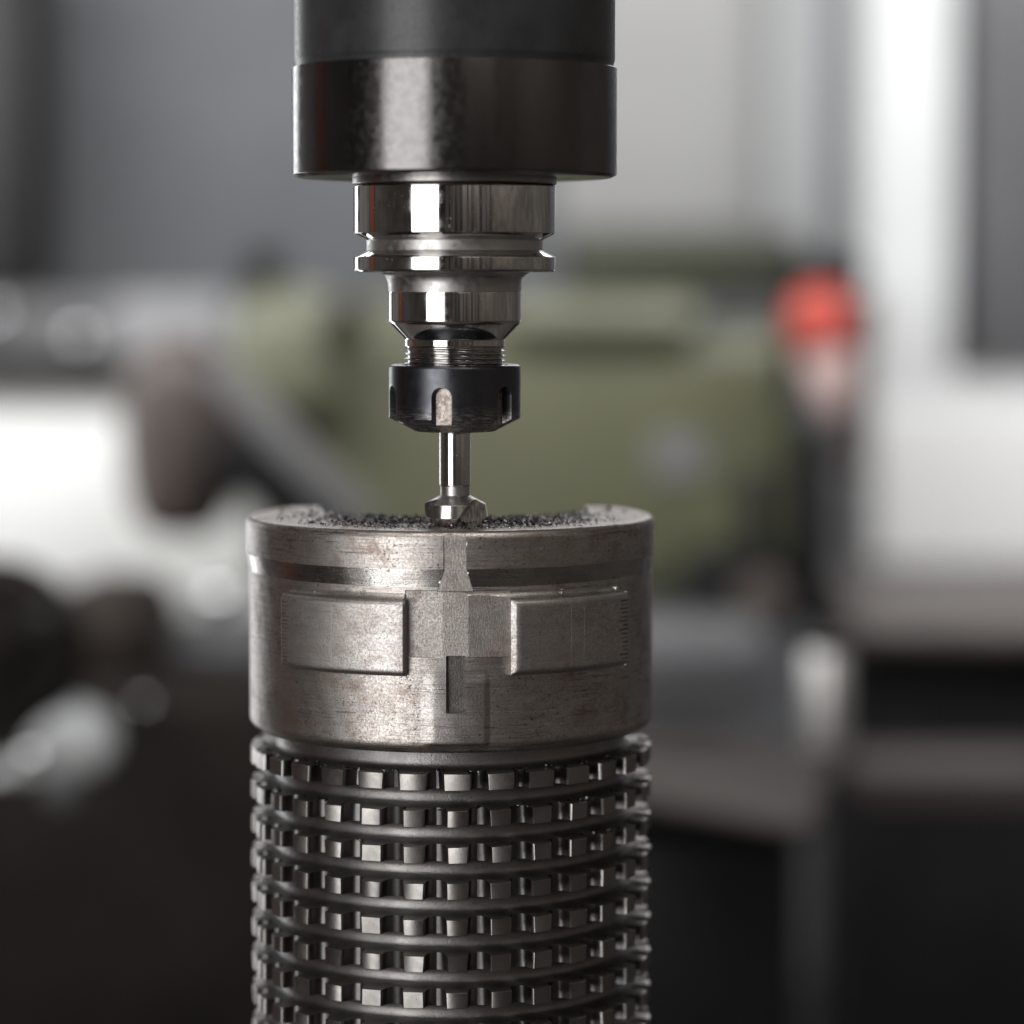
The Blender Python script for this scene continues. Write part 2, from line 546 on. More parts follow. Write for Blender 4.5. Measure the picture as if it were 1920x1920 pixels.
# ---- milling cutter
cutter = empty('milling_cutter', (tool_xy[0], tool_xy[1], 0))
tag(cutter, 'short steel milling cutter with ground flutes biting into the chips', 'cutter')
lathe('shank', [(tr(15), tz(800)), (tr(29.2), tz(800)), (tr(29.2), tz(908.5)), (tr(27.6), tz(911.5))], polished, cutter, 160, 0.1)
lathe('neck', [(tr(27.6), tz(911.5)), (tr(27.6), tz(928)), (tr(28.3), tz(928.8))], satin, cutter, 128, 0.1)
flute_m = mat_ground_flute()
cutter_side = mat_satin('cutter_land_steel', (0.60, 0.58, 0.56), 0.15, 0.22)
def build_cutter_head():
    P = [(tr(28.3), tz(928.8)), (tr(56.5), tz(943.5)), (tr(57.5), tz(944.6)), (tr(61.8), tz(968)), (tr(61.4), tz(969.2)), (tr(46), tz(984)), (tr(42), tz(988)), (0.2, tz(988.5))]
    P = P[::-1]
    pts = []
    for a, b in zip(P[:-1], P[1:]):
        n = max(2, int(math.hypot(b[0] - a[0], b[1] - a[1]) / 0.09))
        for k in range(n):
            t = k / n
            pts.append((a[0] + (b[0] - a[0]) * t, a[1] + (b[1] - a[1]) * t))
    pts.append(P[-1])
    prof = np.array(pts)
    th = np.radians(np.arange(0, 360, 0.6))
    nr, nc = len(prof), len(th)
    T = np.repeat(th[None], nr, 0)
    Z = np.repeat(prof[:, 1:2], nc, 1)
    Rr = np.repeat(prof[:, 0:1], nc, 1)
    R00 = Rr.copy()
    zm = tz(962)
    for c in (29, 149, 269):
        d = T - math.radians(c)
        zz = Z - zm
        # V shaped flute leaning to the right: two planes, removed where both are exceeded
        def lim(nx, nt, nz, dd):
            den = nx * np.cos(d) + nt * np.sin(d)
            num = dd - nz * zz
            return np.where(den > 0.02, num / np.maximum(den, 0.02), 1e3)
        l1 = lim(0.90, -0.44, 0.15, 3.15)
        l2 = lim(0.62, 0.70, -0.56, 3.7)
        both = np.maximum(l1, l2)
        both = np.maximum(both, 3.0)
        Rr = np.minimum(Rr, both)
    cut = (R00 - Rr) > 0.05
    V = np.stack([Rr * np.sin(T), -Rr * np.cos(T), Z], -1).reshape(-1, 3) * MM
    q = grid_faces(nr, nc, True)
    mi = (cut.reshape(-1)[q].sum(1) >= 2).astype(int)
    up = (Z.reshape(-1)[q].mean(1) > tz(944.5))
    mi = np.where((mi == 0) & up, 2, mi)
    return mesh_np('cutter_head', V, q.ravel(), np.full(len(q), 4), True, 24, mi)
link('cutter_head', build_cutter_head(), [cutter_side, flute_m, satin], cutter)

# ================================================================== WORKPIECE
WD = 994.0
wp_x = (845 - 960) / F * 994.0 * 1.0
work = empty('workpiece', (wp_x * MM, 0, 0))
tag(work, 'thick half ring of worn turned steel with raised pads, covered in chips', 'workpiece')
def wz(py, r): return z_at(py, WD - r)
R_BAND, R_BODY, R_PAD = 67.5, 66.7, 71.0
Z_CH0, Z_CH1 = wz(1068, 67.5), wz(1101, 66)
Z_LEDGE0, Z_LEDGE1 = wz(1107, 66), wz(1126, 69.5)
Z_POCK = wz(1233, 67)
Z_PADB = wz(1270, 70)
Z_BOT = wz(1413, 63.5)
TH0 = 3.0                                                  # centre of the milled features, degrees
PAD_IN, PAD_OUT = 13.6, 51.2
wp_m = mat_workpiece('worn_turned_steel')
wp_pocket = mat_workpiece('hatched_pocket_steel', 0.1, 0.6, 0.4, (0.50, 0.465, 0.445), 1.0, 0.42, 0.54, 1.2)
wp_slot = mat_workpiece('shaded_slot_steel', 0.1, 0.5, 0.5, (0.20, 0.19, 0.185), 0.5, 0.36, 0.5)  # the slot's shade is put into a darker base colour
wp_worn = mat_workpiece('polished_chamfer_steel', 0.5, 0.0, 0.9, (0.58, 0.56, 0.54), 0.9, 0.16, 0.28, 0.6)
wp_flat = mat_workpiece('ground_flat_steel', 1.0, 0.0, 0.6, (0.52, 0.49, 0.475), 0.4, 0.30, 0.42, 1.0)
wp_top = mat_workpiece('sawn_top_steel', 0.1, 0.2, 0.6, (0.46, 0.43, 0.415), 0.6, 0.42, 0.55)
wp_pad = mat_workpiece('pad_steel', 0.4, 0.0, 0.5, (0.58, 0.55, 0.53), 0.5, 0.35, 0.48, 1.15)

def sstep(x, a, b):
    t = np.clip((x - a) / (b - a), 0, 1)
    return t * t * (3 - 2 * t)

def build_workpiece():
    y_cut = 36.0
    thc = math.degrees(math.acos(-y_cut / R_BODY))
    th = np.concatenate([np.arange(-thc, -64, 2.0), np.arange(-64, 72, 0.2), np.arange(72, thc, 2.0), [thc]])
    f1, f2 = 2.4, 4.2
    zs = [-f1 * (1 - math.sin(a)) for a in np.linspace(math.pi / 2, 0, 12)]
    zs += list(np.arange(-f1 - 0.2, Z_BOT + f2, -0.2))
    zs += [Z_BOT + f2 * (1 - math.sin(a)) for a in np.linspace(0, math.pi / 2, 14)]
    zs = np.array(zs)[::-1]
    nr, nc = len(zs), len(th)
    T = np.repeat(th[None], nr, 0)
    Z = np.repeat(zs[:, None], nc, 1)
    # side profile
    Rr = np.where(Z > Z_CH0, R_BAND, np.where(Z > Z_CH1, R_BAND + (R_BODY - 0.15 - R_BAND) * (Z_CH0 - Z) / (Z_CH0 - Z_CH1), R_BODY - 0.15))
    Rr = np.where(Z <= Z_CH1, R_BODY - 0.15 + 0.15 * sstep(-Z, -Z_CH1, -Z_CH1 + 1.2), Rr)
    # thin turned step below the top edge
    zl = wz(1009, 67.5)
    Rr = np.where((Z > zl), Rr - 0.07, Rr)
    # grooved band at the sides
    gb = (Z < Z_CH1 - 1.2) & (Z > wz(1245, 67)) & (np.abs(T - TH0) > PAD_OUT - 2)
    Rr = np.where(gb, Rr - 0.045 * (0.5 + 0.5 * np.cos(Z / 1.15 * 2 * math.pi)), Rr)
    # boss: ledge with cove flaring out to the pads
    u = np.clip((Z_LEDGE0 - Z) / (Z_LEDGE0 - Z_LEDGE1), 0, 1)
    ledge = (R_BODY - 0.15) + 2.9 * (1 - np.sqrt(np.clip(1 - u * u, 0, 1)))
    inb = (np.abs(T - TH0) < PAD_OUT - 0.4) & (Z < Z_LEDGE0) & (Z > Z_PADB + 2.5)
    boss_r = np.where(Z > Z_LEDGE1, ledge, R_PAD - 2.6)
    gap_w = np.abs(T - TH0) < PAD_IN + 0.5
    Rr = np.where(inb & ~gap_w, np.maximum(Rr, boss_r), Rr)
    # between the pads the ledge is milled away by three flat facets
    ledge_gap = np.where((Z < Z_LEDGE0) & (Z > Z_POCK), np.where(Z > Z_LEDGE1, ledge, R_BODY + 2.4), Rr)
    t = np.radians(T)
    fac = np.minimum.reduce([66.30 / np.cos(t - R(-7.0)), 66.65 / np.cos(t - R(-0.5)), 67.00 / np.cos(t - R(8.0))])
    pocket = (Z > Z_POCK) & (Z < Z_LEDGE0) & gap_w
    rp = np.minimum(ledge_gap, fac)
    Rr = np.where(pocket, np.maximum(rp, R_BODY - 1.2), Rr)
    is_pock = pocket & (fac < ledge_gap)
    # vertical slot through the upper band, flaring over the chamfer
    hw = np.where(Z > Z_CH0, 3.05, 3.05 + 1.75 * np.clip((Z_CH0 - Z) / (Z_CH0 - Z_LEDGE0), 0, 1))
    slot = (np.abs(T - 2.35) < hw) & (Z > Z_LEDGE0 - 0.2) & (Z < wz(1003, 67.5))
    rs = np.where(Z > Z_CH0, 66.95 + 0.35 * sstep(Z, wz(1040, 67), wz(1006, 67)), 66.95 - 0.15 * (Z_CH0 - Z) / (Z_CH0 - Z_LEDGE0))
    rs = rs / np.cos(np.radians(T - 0.6))
    Rr = np.where(slot, np.minimum(np.where(Z > Z_CH0, Rr, 99), rs), Rr)
    is_pock |= slot
    # slightly raised ground patch under the pocket, rounded all round
    zf0, zf1 = wz(1255, 66), wz(1402, 66)
    xm = (T - 2.3) * math.pi / 180 * R_BODY
    el = np.clip((xm + 11.2) / 5.0, 0, 1)
    er = np.clip((11.0 - xm) / 2.2, 0, 1)
    et = np.clip((zf0 - Z) / 5.0, 0, 1)
    eb = np.clip((Z - zf1) / 1.5, 0, 1)
    q1 = np.minimum(1, np.sqrt((1 - np.minimum(el, er)) ** 2 + (1 - np.minimum(et, eb)) ** 2))
    prof = sstep(1 - q1, 0.0, 1.0)
    Rr = Rr + np.where((Z < zf0) & (Z > zf1), 0.55 * prof, 0)
    is_flat = (q1 < 0.98) & (Z < zf0) & (Z > zf1)
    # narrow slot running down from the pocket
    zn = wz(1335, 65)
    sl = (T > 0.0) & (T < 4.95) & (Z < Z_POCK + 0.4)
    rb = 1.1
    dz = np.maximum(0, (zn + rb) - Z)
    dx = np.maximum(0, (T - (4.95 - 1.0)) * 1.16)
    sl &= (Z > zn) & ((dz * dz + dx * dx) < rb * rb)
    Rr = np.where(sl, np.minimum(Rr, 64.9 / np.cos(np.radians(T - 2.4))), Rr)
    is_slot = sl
    # edge fillets, top and bottom
    dt = np.clip(1 + Z / f1, 0, 1)
    Rr = Rr - f1 * (1 - np.sqrt(np.clip(1 - dt * dt, 0, 1)))
    db = np.clip(1 - (Z - Z_BOT) / f2, 0, 1)
    Rr = Rr - f2 * (1 - np.sqrt(np.clip(1 - db * db, 0, 1)))
    # slight hand-worn unevenness
    Rr = Rr + 0.012 * np.sin(T * 0.9 + Z * 0.31) + 0.010 * np.sin(T * 0.37 - Z * 0.9)
    V = np.stack([Rr * np.sin(t), -Rr * np.cos(t), Z], -1).reshape(-1, 3)
    q = grid_faces(nr, nc, False)
    pk = is_pock.reshape(-1)
    mi = np.where(pk[q].sum(1) >= 3, 1, 0)
    zq = Z.reshape(-1)[q].mean(1)
    tq = T.reshape(-1)[q].mean(1)
    mi = np.where((mi == 0) & (zq < Z_CH0) & (zq > Z_CH1), 3, mi)
    mi = np.where((is_flat.reshape(-1)[q].sum(1) >= 3) & (mi == 0), 4, mi)
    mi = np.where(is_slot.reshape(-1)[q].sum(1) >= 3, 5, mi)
    # bore: circle of 46 mm about (0,28), cut off at the back plane
    br, bc = 46.0, 28.0
    xe = math.sqrt(br * br - (y_cut - bc) ** 2)
    ae = math.atan2(xe, -(y_cut - bc))
    an = np.linspace(-ae, ae, nc)
    inner = np.stack([br * np.sin(an), bc - br * np.cos(an)], -1)
    n0 = len(V)
    it = np.concatenate([inner, np.zeros((nc, 1))], 1)
    ib = np.concatenate([inner, np.full((nc, 1), zs[0])], 1)
    V = np.concatenate([V, it, ib])
    j = np.arange(nc - 1)
    top_o = (nr - 1) * nc
    ft = np.stack([top_o + j, top_o + j + 1, n0 + j + 1, n0 + j], -1)
    fi = np.stack([n0 + j, n0 + j + 1, n0 + nc + j + 1, n0 + nc + j], -1)
    fb = np.stack([n0 + nc + j, n0 + nc + j + 1, j + 1, j], -1)
    caps = [list(range(0, nr * nc, nc)) + [n0, n0 + nc],
            ([nc - 1 + k * nc for k in range(nr)] + [n0 + nc - 1, n0 + 2 * nc - 1])[::-1]]
    flat_idx = np.concatenate([q.ravel(), ft.ravel(), fi.ravel(), fb.ravel(), np.array(caps[0]), np.array(caps[1])])
    counts = np.concatenate([np.full(len(q) + 3 * len(j), 4), [len(caps[0]), len(caps[1])]])
    mi = np.concatenate([mi, np.full(len(j), 2), np.full(2 * len(j), 2), [2, 2]])
    return mesh_np('ring_body', V * MM, flat_idx, counts, True, 28, mi)
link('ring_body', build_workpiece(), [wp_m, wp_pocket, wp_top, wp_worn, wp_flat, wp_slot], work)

def pad_mesh(t0, t1, z0, z1, r, rho, rh_in, flip):
    """raised pad: cylinder segment with rounded edges; t in degrees, rho=(left,right,bottom,top) rounding in mm"""
    rl, rr2, rbm, rtp = rho
    def nodes(a, b, ra, rb_, scale):
        A = [a + ra * scale * (1 - math.cos(x)) for x in np.linspace(0, math.pi / 2, 7)]
        B = [b - rb_ * scale * (1 - math.cos(x)) for x in np.linspace(math.pi / 2, 0, 7)]
        M = list(np.linspace(A[-1], B[0], 26))[1:-1]
        return np.array(A + M + B)
    sc_t = math.degrees(1.0 / r)
    tn = nodes(t0, t1, rl, rr2, sc_t)
    zn = nodes(z0, z1, rbm, rtp, 1.0)
    T, Z = np.meshgrid(tn, zn)
    au = np.maximum(np.clip(1 - (T - t0) / sc_t / rl, 0, 1), np.clip(1 - (t1 - T) / sc_t / rr2, 0, 1))
    av = np.maximum(np.clip(1 - (Z - z0) / rbm, 0, 1), np.clip(1 - (z1 - Z) / rtp, 0, 1))
    rhu = np.where(T < (t0 + t1) / 2, rl, rr2)
    rhv = np.where(Z < (z0 + z1) / 2, rbm, rtp)
    qv = np.clip(np.sqrt(au ** 2 + av ** 2), 0, 1)
    rm = (au ** 2 * rhu + av ** 2 * rhv) / np.maximum(au ** 2 + av ** 2, 1e-6)
    drop = rm * (1 - np.sqrt(1 - qv ** 2))
    if flip:                                             # flat chamfer on the edge facing the left
        al = np.clip(1 - (T - t0) / sc_t / rl, 0, 1)
        drop = np.where(al > 0, np.maximum(np.where(av > 0, rhv * (1 - np.sqrt(1 - av ** 2)), 0), al * rl * 0.62), drop)
    Rr = r - drop
    Rr = Rr + 0.01 * np.sin(T * 0.8 + Z * 0.6)
    t = np.radians(T)
    V = np.stack([Rr * np.sin(t), -Rr * np.cos(t), Z], -1)
    nr, nc = T.shape
    V = V.reshape(-1, 3)
    q = grid_faces(nr, nc, False)
    loop = [i for i in range(nc)] + [nc - 1 + k * nc for k in range(1, nr)] + [(nr - 1) * nc + i for i in range(nc - 2, -1, -1)] + [k * nc for k in range(nr - 2, 0, -1)]
    base = []
    for i in loop:
        x, y, z = V[i]
        f = rh_in / math.hypot(x, y)
        base.append((x * f, y * f, z))
    n0 = len(V)
    V = np.concatenate([V, np.array(base)])
    nl = len(loop)
    sk = np.array([[loop[(i + 1) % nl], loop[i], n0 + i, n0 + (i + 1) % nl] for i in range(nl)])
    q = np.concatenate([q, sk])
    return mesh_np('pad', V * MM, q.ravel(), np.full(len(q), 4), True, 40)

z_pt = wz(1126, 69.0)
pads = []
for (t0, t1, rho) in ((TH0 - PAD_OUT, TH0 - PAD_IN, (0.35, 0.7, 2.2, 1.9)), (TH0 + PAD_IN, TH0 + PAD_OUT, (1.7, 0.35, 2.2, 1.9))):
    p = link('raised_pad', pad_mesh(t0, t1, Z_PADB, z_pt, R_PAD, rho, 65.0, t0 > 0), wp_pad, work)
    pads.append(p)

# scribed lines and shallow tick notches on the pads
def strip(bm, t0, t1, z0, z1, r, n=6):
    """thin curved plate lying on a cylinder of radius r"""
    ring = []
    for k in range(n + 1):
        a = R(t0 + (t1 - t0) * k / n)
        ring.append([bm.verts.new(Vector((rr * math.sin(a), -rr * math.cos(a), z)) * MM) for rr, z in ((r - 0.05, z0), (r, z0), (r, z1), (r - 0.05, z1))])
    for a, b in zip(ring[:-1], ring[1:]):
        for i in range(3):
            bm.faces.new((a[i], b[i], b[i + 1], a[i + 1]))
    bm.faces.new(ring[0][::-1]); bm.faces.new(ring[-1])
scribe_m = mat_paint('scribed_bright', (0.8, 0.78, 0.75), 0.35, 0.1, 300, 1.0)
notch_m = mat_paint('notch_dark', (0.10, 0.085, 0.075), 0.5, 0.2, 300, 0.8)
def px_theta(px, r, zmm):
    th = 0.0
    for _ in range(12):
        dep = (WD - r * math.cos(th)) * math.cos(TILT) + (78.33 - zmm) * math.sin(TILT)
        X = (px - 960) * dep / F - wp_x
        th = math.asin(max(-0.999, min(0.999, X / r)))
    return math.degrees(th)
for px, k, z0, z1 in ((621, 0, Z_PADB + 2.4, z_pt - 2.2), (1072, 1, Z_PADB + 2.2, z_pt - 2.0), (1096, 1, Z_PADB + 5.5, z_pt - 2.0)):
    a = px_theta(px, R_PAD, -33)
    bm = bmesh.new()
    w = 0.07 if k == 0 else 0.045
    strip(bm, a - w, a + w, z0, z1, R_PAD + 0.035, 1)
    bm_obj('scribed_line', bm, scribe_m if k == 0 else wp_pocket, pads[k])
for k in (0, 1):
    bm = bmesh.new()
    n = 17 if k == 0 else 15
    for i in range(n):
        z = z_pt - 2.6 - (z_pt - Z_PADB - 5.2) * i / (n - 1) + random.uniform(-.12, .12)
        L = random.uniform(1.6, 2.9) * (1.0 if k == 0 else 1.35)
        w = random.uniform(0.06, 0.16) * (1.0 if k == 0 else 1.7)
        e = 0.5
        if k == 0:
            strip(bm, TH0 - PAD_OUT + e, TH0 - PAD_OUT + e + L, z - w, z + w, R_PAD + 0.02, 4)
        else:
            strip(bm, TH0 + PAD_OUT - e - L, TH0 + PAD_OUT - e, z - w, z + w, R_PAD + 0.02, 4)
    o = bm_obj('notch_marks', bm, notch_m, pads[k])
    o['kind'] = 'stuff'

bm = bmesh.new()
a_ = px_theta(564, R_BAND, -4)
strip(bm, a_ - 0.06, a_ + 0.06, -5.4, -3.0, R_BAND + 0.03, 1)
bm_obj('nick_mark', bm, scribe_m, work)

# ================================================================== TOOTHED CUTTER (stack of toothed rings) UNDER THE WORKPIECE
hob = empty('toothed_cutter', (wp_x * MM, 0, 0))
tag(hob, 'dark steel cylinder ringed with rows of square cutting teeth under the half ring', 'gear cutter')
tooth_m = mat_cutter_steel('tooth_steel', (0.33, 0.315, 0.30), 0.28, 0.42, 5e-5, 0.5)
hob_m = mat_cutter_steel('blasted_dark_steel', (0.27, 0.262, 0.258), 0.35, 0.46, 2.6e-4, 0.55)
flank_m = mat_cutter_steel('shaded_flute_steel', (0.14, 0.136, 0.134), 0.30, 0.40, 8e-5)  # darker colour carries the shade deep between the teeth
R_TIP, NT_ = 66.5, 30
zrow0 = (wz(1452.5, 66.5) + wz(1483, 66.5)) / 2
row_p = 0.5 * ((wz(1453, 66.5) - wz(1521, 66.5)) + (wz(1521, 66.5) - wz(1590, 66.5)))
NROW = 9
HOB_FOOT = zrow0 - row_p * NROW - 140
BT, BP = 2.52, row_p / 2
prof = [(20, Z_BOT - 0.02), (57.5, Z_BOT - 0.02), (57.4, zrow0 + BT + 2.6), (57.7, zrow0 + BT + 1.6), (58.4, zrow0 + BT + 0.8), (59.6, zrow0 + BT + 0.32), (60.85, zrow0 + BT + 0.2), (60.85, zrow0 + BT)]
FIL = ((60.85, 0.20), (59.6, 0.32), (58.7, 0.62), (58.0, 1.1), (57.5, 1.75), (57.3, 2.7))
for i in range(NROW):
    zc = zrow0 - row_p * i
    for r, dz in FIL:
        prof.append((r, zc - BT - dz))
    for r, dz in FIL[::-1]:
        prof.append((r, zc - 2 * BP + BT + dz))
prof += [(58.5, zrow0 - row_p * NROW - 4), (45, zrow0 - row_p * NROW - 5), (45, HOB_FOOT), (20, HOB_FOOT)]
lathe('arbor', prof, hob_m, hob, 240, 0.0, 45)

def tooth_mesh(tip_half, seed, jit=0.06):
    r_ = random.Random(seed)
    hp = math.pi * 61.0 / NT_                       # half pitch at the flute bottom
    bp = row_p / 2
    k = tip_half
    bt = 2.52
    lev = [(66.5, k, bt), (66.38, k + 0.13, bt + 0.09), (65.75, k + 0.42, bt + 0.10), (65.0, k + 0.47, bt + 0.11), (63.6, k + 0.56, bt + 0.13),
           (62.7, k + 0.78, bt + 0.15), (62.0, k + 1.15, bt + 0.17), (61.5, k + 1.75, bt + 0.19), (61.15, hp - 0.9, bt + 0.20), (60.95, hp + 0.02, bt + 0.21), (60.3, hp + 0.02, bt + 0.21)]
    nick = [(r_.uniform(-0.22, 0.12), r_.uniform(-0.16, 0.06), r_.uniform(-0.22, 0.02)) for _ in range(4)]
    taper = r_.uniform(0.02, 0.10)
    V, Fc = [], []
    for i, (r, a, b) in enumerate(lev):
        a = min(a, hp + 0.02)
        b = min(b, bp + 0.04)
        jj = jit if 0 < i < 6 else (jit * 0.5 if i == 0 else 0)
        al, ar = a + r_.uniform(-jj, jj), a + r_.uniform(-jj, jj)
        # top edge slightly narrower on the tip
        for m, (x, z) in enumerate(((-al, -b), (ar, -b), (ar, b), (-al, b))):
            r1 = r
            if i < 3:
                f = (1.0, 0.8, 0.3)[i]
                x += math.copysign(1, x) * nick[m][0] * f
                z += math.copysign(1, z) * nick[m][1] * f
                r1 += nick[m][2] * f * 0.6
            if i < 8 and z < 0:
                x *= 1 - taper
            th = x / r1
            V.append((r1 * math.sin(th), -r1 * math.cos(th), z))
    F2 = [(0, 1, 2, 3)]
    for i in range(len(lev) - 1):
        for s in range(4):
            s2 = (s + 1) % 4
            F2.append((i * 4 + s, (i + 1) * 4 + s, (i + 1) * 4 + s2, i * 4 + s2))
    n = (len(lev) - 1) * 4
    F2.append((n + 3, n + 2, n + 1, n))
    mi = [0]
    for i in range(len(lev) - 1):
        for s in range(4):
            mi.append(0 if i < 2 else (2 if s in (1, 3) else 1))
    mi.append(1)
    me = bpy.data.meshes.new('tooth')
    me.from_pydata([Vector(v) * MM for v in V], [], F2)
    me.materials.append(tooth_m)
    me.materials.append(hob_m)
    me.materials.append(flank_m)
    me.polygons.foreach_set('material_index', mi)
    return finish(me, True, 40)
row1_t = [tooth_mesh(4.1, s, 0.12) for s in range(9)]
rows_t = [tooth_mesh(3.1, 20 + s, 0.12) for s in range(14)]
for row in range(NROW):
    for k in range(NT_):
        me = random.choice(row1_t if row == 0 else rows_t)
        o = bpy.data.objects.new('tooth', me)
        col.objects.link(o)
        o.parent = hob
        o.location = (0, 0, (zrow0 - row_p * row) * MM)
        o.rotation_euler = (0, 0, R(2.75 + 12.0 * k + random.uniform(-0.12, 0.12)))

# machine table the cutter stands on
table_m = mat_paint('cast_iron_table', (0.012, 0.011, 0.010), 0.6, 0.3, 20, 0.0, 0.25)
mt = empty('machine_table', (0, 0, HOB_FOOT * MM))
tag(mt, 'dark cast iron machine table under the toothed cutter', 'machine table')
box('table_top', (-0.02, -0.02, -0.0302), (0.9, 0.42, 0.06), table_m, mt, 0.004)
box('pedestal', (-0.02, -0.02, -0.32), (0.55, 0.30, 0.52), table_m, mt, 0.01)

# ================================================================== CHIPS
def mat_chips():
    t = NT('steel_chips')
    n1 = t.noise(None, 900, 2)
    b = t.mix(t.ramp(n1, 0.46, 0.66), (0.016, 0.016, 0.018), (0.30, 0.30, 0.315))
    return t.set(base=b, metal=1.0, rough=t.ramp(n1, 0.3, 0.7, 0.15, 0.36))
chips_m = mat_chips()
bright_chip = mat_cutter_steel('bright_chip_steel', (0.72, 0.71, 0.70), 0.2, 0.3)
def shard(V, Fc, c, size, up=0.5):
    """one curled shard: a bent tapering strip of four quads with thickness from its curl"""
    n = random.choice((2, 3, 3, 4))
    ax = Vector((random.gauss(0, 1), random.gauss(0, 1), random.gauss(0, 1) * up)).normalized()
    sd = ax.orthogonal().normalized()
    sd = Matrix.Rotation(random.uniform(0, 6.28), 3, ax) @ sd
    nm = ax.cross(sd)
    curl = random.uniform(0.4, 2.6)
    w = size * random.uniform(0.25, 0.6)
    th = size * 0.10
    b0 = len(V)
    for k in range(n + 1):
        a = (k / n - 0.5) * curl
        rad = size / curl
        p = c + ax * (rad * math.sin(a)) + nm * (rad * (1 - math.cos(a)))
        ww = w * (1 - 0.5 * abs(k / n - 0.4)) * random.uniform(0.7, 1.1)
        V.append(p - sd * ww / 2); V.append(p + sd * ww / 2)
        q = p + nm * th
        V.append(q + sd * ww / 2.4); V.append(q - sd * ww / 2.4)
    for k in range(n):
        i = b0 + 4 * k
        for s in range(4):
            s2 = (s + 1) % 4
            Fc.append((i + s, i + s2, i + 4 + s2, i + 4 + s))
    Fc.append((b0 + 3, b0 + 2, b0 + 1, b0))
    i = b0 + 4 * n
    Fc.append((i, i + 1, i + 2, i + 3))

def on_top(x, y):
    return math.hypot(x, y) < 65.0 and math.hypot(x, y - 28) > 46.3 and y < 35.5
V, Fc = [], []
cnt = 0
tool_lx = (tool_xy[0] / MM - wp_x)
while cnt < 5600:
    x, y = random.uniform(-64, 64), random.uniform(-65, 34)
    if not on_top(x, y): continue
    r = math.hypot(x, y)
    # dense round the cutter, thinning out towards both ends
    d = abs(x - 1) / 38.0
    dens = math.exp(-d ** 3.2) if y < 10 else 0.02
    dens = max(dens, 0.03 if y < 25 else 0.012)
    if r > 63.2: dens *= 0.5
    if random.random() > dens: continue
    s = random.choice((0.45, 0.6, 0.8, 1.0, 1.3)) * random.uniform(0.7, 1.25)
    if r > 61: s *= 0.6
    dt = math.hypot(x - tool_lx, y + 44)
    pile = 0.9 * math.exp(-((dt - 11) / 9.0) ** 2) + 0.5 * math.exp(-d * d)
    if r > 60: pile *= max(0, (65 - r) / 5)
    if y < -49: pile *= 0.3; s *= 0.6
    z = 0.1 + s * 0.3 + random.random() * pile
    shard(V, Fc, Vector((x, y, z)), s)
    cnt += 1
# a few big ones that stand out against the background
for (x, y, s) in ((-57, 8, 1.7), (-53, 12, 1.5), (-38, 4, 2.0), (52, 16, 2.6), (45, 6, 2.2), (47, -14, 1.8), (41, -18, 2.1), (28, -14, 2.2), (24, -16, 2.4), (20, -17, 2.0), (36, -10, 1.9), (10, -19, 2.0), (-30, -14, 1.7), (-22, -16, 1.6), (57, 5, 1.6), (-45, -4, 1.8), (-41, -17, 1.5)):
    for k in range(4):
        shard(V, Fc, Vector((x + random.gauss(0, .6), y + random.gauss(0, .6), 0.35 + random.random() * 0.8)), s * random.uniform(0.5, 0.9), 1.0)
me = bpy.data.meshes.new('metal_chips')
me.from_pydata([v * MM for v in V], [], Fc)
finish(me, False)
me.materials.append(chips_m)
me.materials.append(bright_chip)
sid = np.zeros(len(me.polygons), dtype=np.int32)
cur, val = 0, 0
for i, f in enumerate(Fc):
    sid[i] = val
    if len(set(f)) == 4 and f[0] + 1 == f[1] and f[1] + 1 == f[2] and f[2] + 1 == f[3]:
        val = 1 if random.random() < 0.10 else 0
me.polygons.foreach_set('material_index', sid)
o = link('metal_chips', me)
o.location = (wp_x * MM, 0, 0)
tag(o, 'heap of dark curled steel chips on the top face around the cutter', 'metal chips', None, 'stuff')

# single chips lying on the ledge above the pads
def chip_at(px, zmm, r, size, label):
    size *= 1.5
    a = R(px_theta(px, r, zmm))
    V, Fc = [], []
    for k in range(3):
        shard(V, Fc, Vector((random.gauss(0, .25), random.gauss(0, .25), size * 0.22 + random.random() * size * 0.3)), size * random.uniform(0.6, 1.0), 1.0)
    me = bpy.data.meshes.new('metal_chip')
    me.from_pydata([v * MM for v in V], [], Fc)
    finish(me, False)
    o = link('metal_chip', me, bright_chip)
    o.location = (wp_x * MM + r * math.sin(a) * MM, -r * math.cos(a) * MM, zmm * MM)
    tag(o, label, 'metal chip', 'loose chips on the ledge')
zl = Z_LEDGE1 + 0.55
chip_at(590, zl, 68.2, 1.0, 'small curled bright chip on the ledge above the pad on the left')
chip_at(676, zl, 68.2, 1.5, 'largest bright chip standing on the ledge of the pad with one scribed line')
chip_at(1052, zl, 68.2, 1.4, 'bright chip lying on the ledge above the middle of the pad on the right')
chip_at(1154, zl, 68.4, 1.1, 'bright chip lying at the outer end of the ledge on the right')

# burr shreds clinging to the upper edges of the first rows of teeth
V, Fc = [], []
for row, prob in ((0, 0.9), (1, 0.35), (2, 0.15)):
    for k in range(NT_):
        a0 = 2.75 + 12 * (k + 0.5)
        for e in (-2.4, 0.4, 2.4):
            if random.random() > prob: continue
            a = R(a0 + e + random.uniform(-.6, .6))
            r = random.uniform(61.0, 65.4)
            z = zrow0 - row_p * row + 2.75
            for m in range(4):
                shard(V, Fc, Vector((r * math.sin(a) + random.gauss(0, .5), -r * math.cos(a) + random.gauss(0, .5), z + random.uniform(-0.1, 0.6))), random.uniform(0.7, 1.6), 1.0)
me = bpy.data.meshes.new('burrs')
me.from_pydata([v * MM for v in V], [], Fc)
finish(me, False)
o = link('burrs', me, chips_m, hob)
o['kind'] = 'stuff'

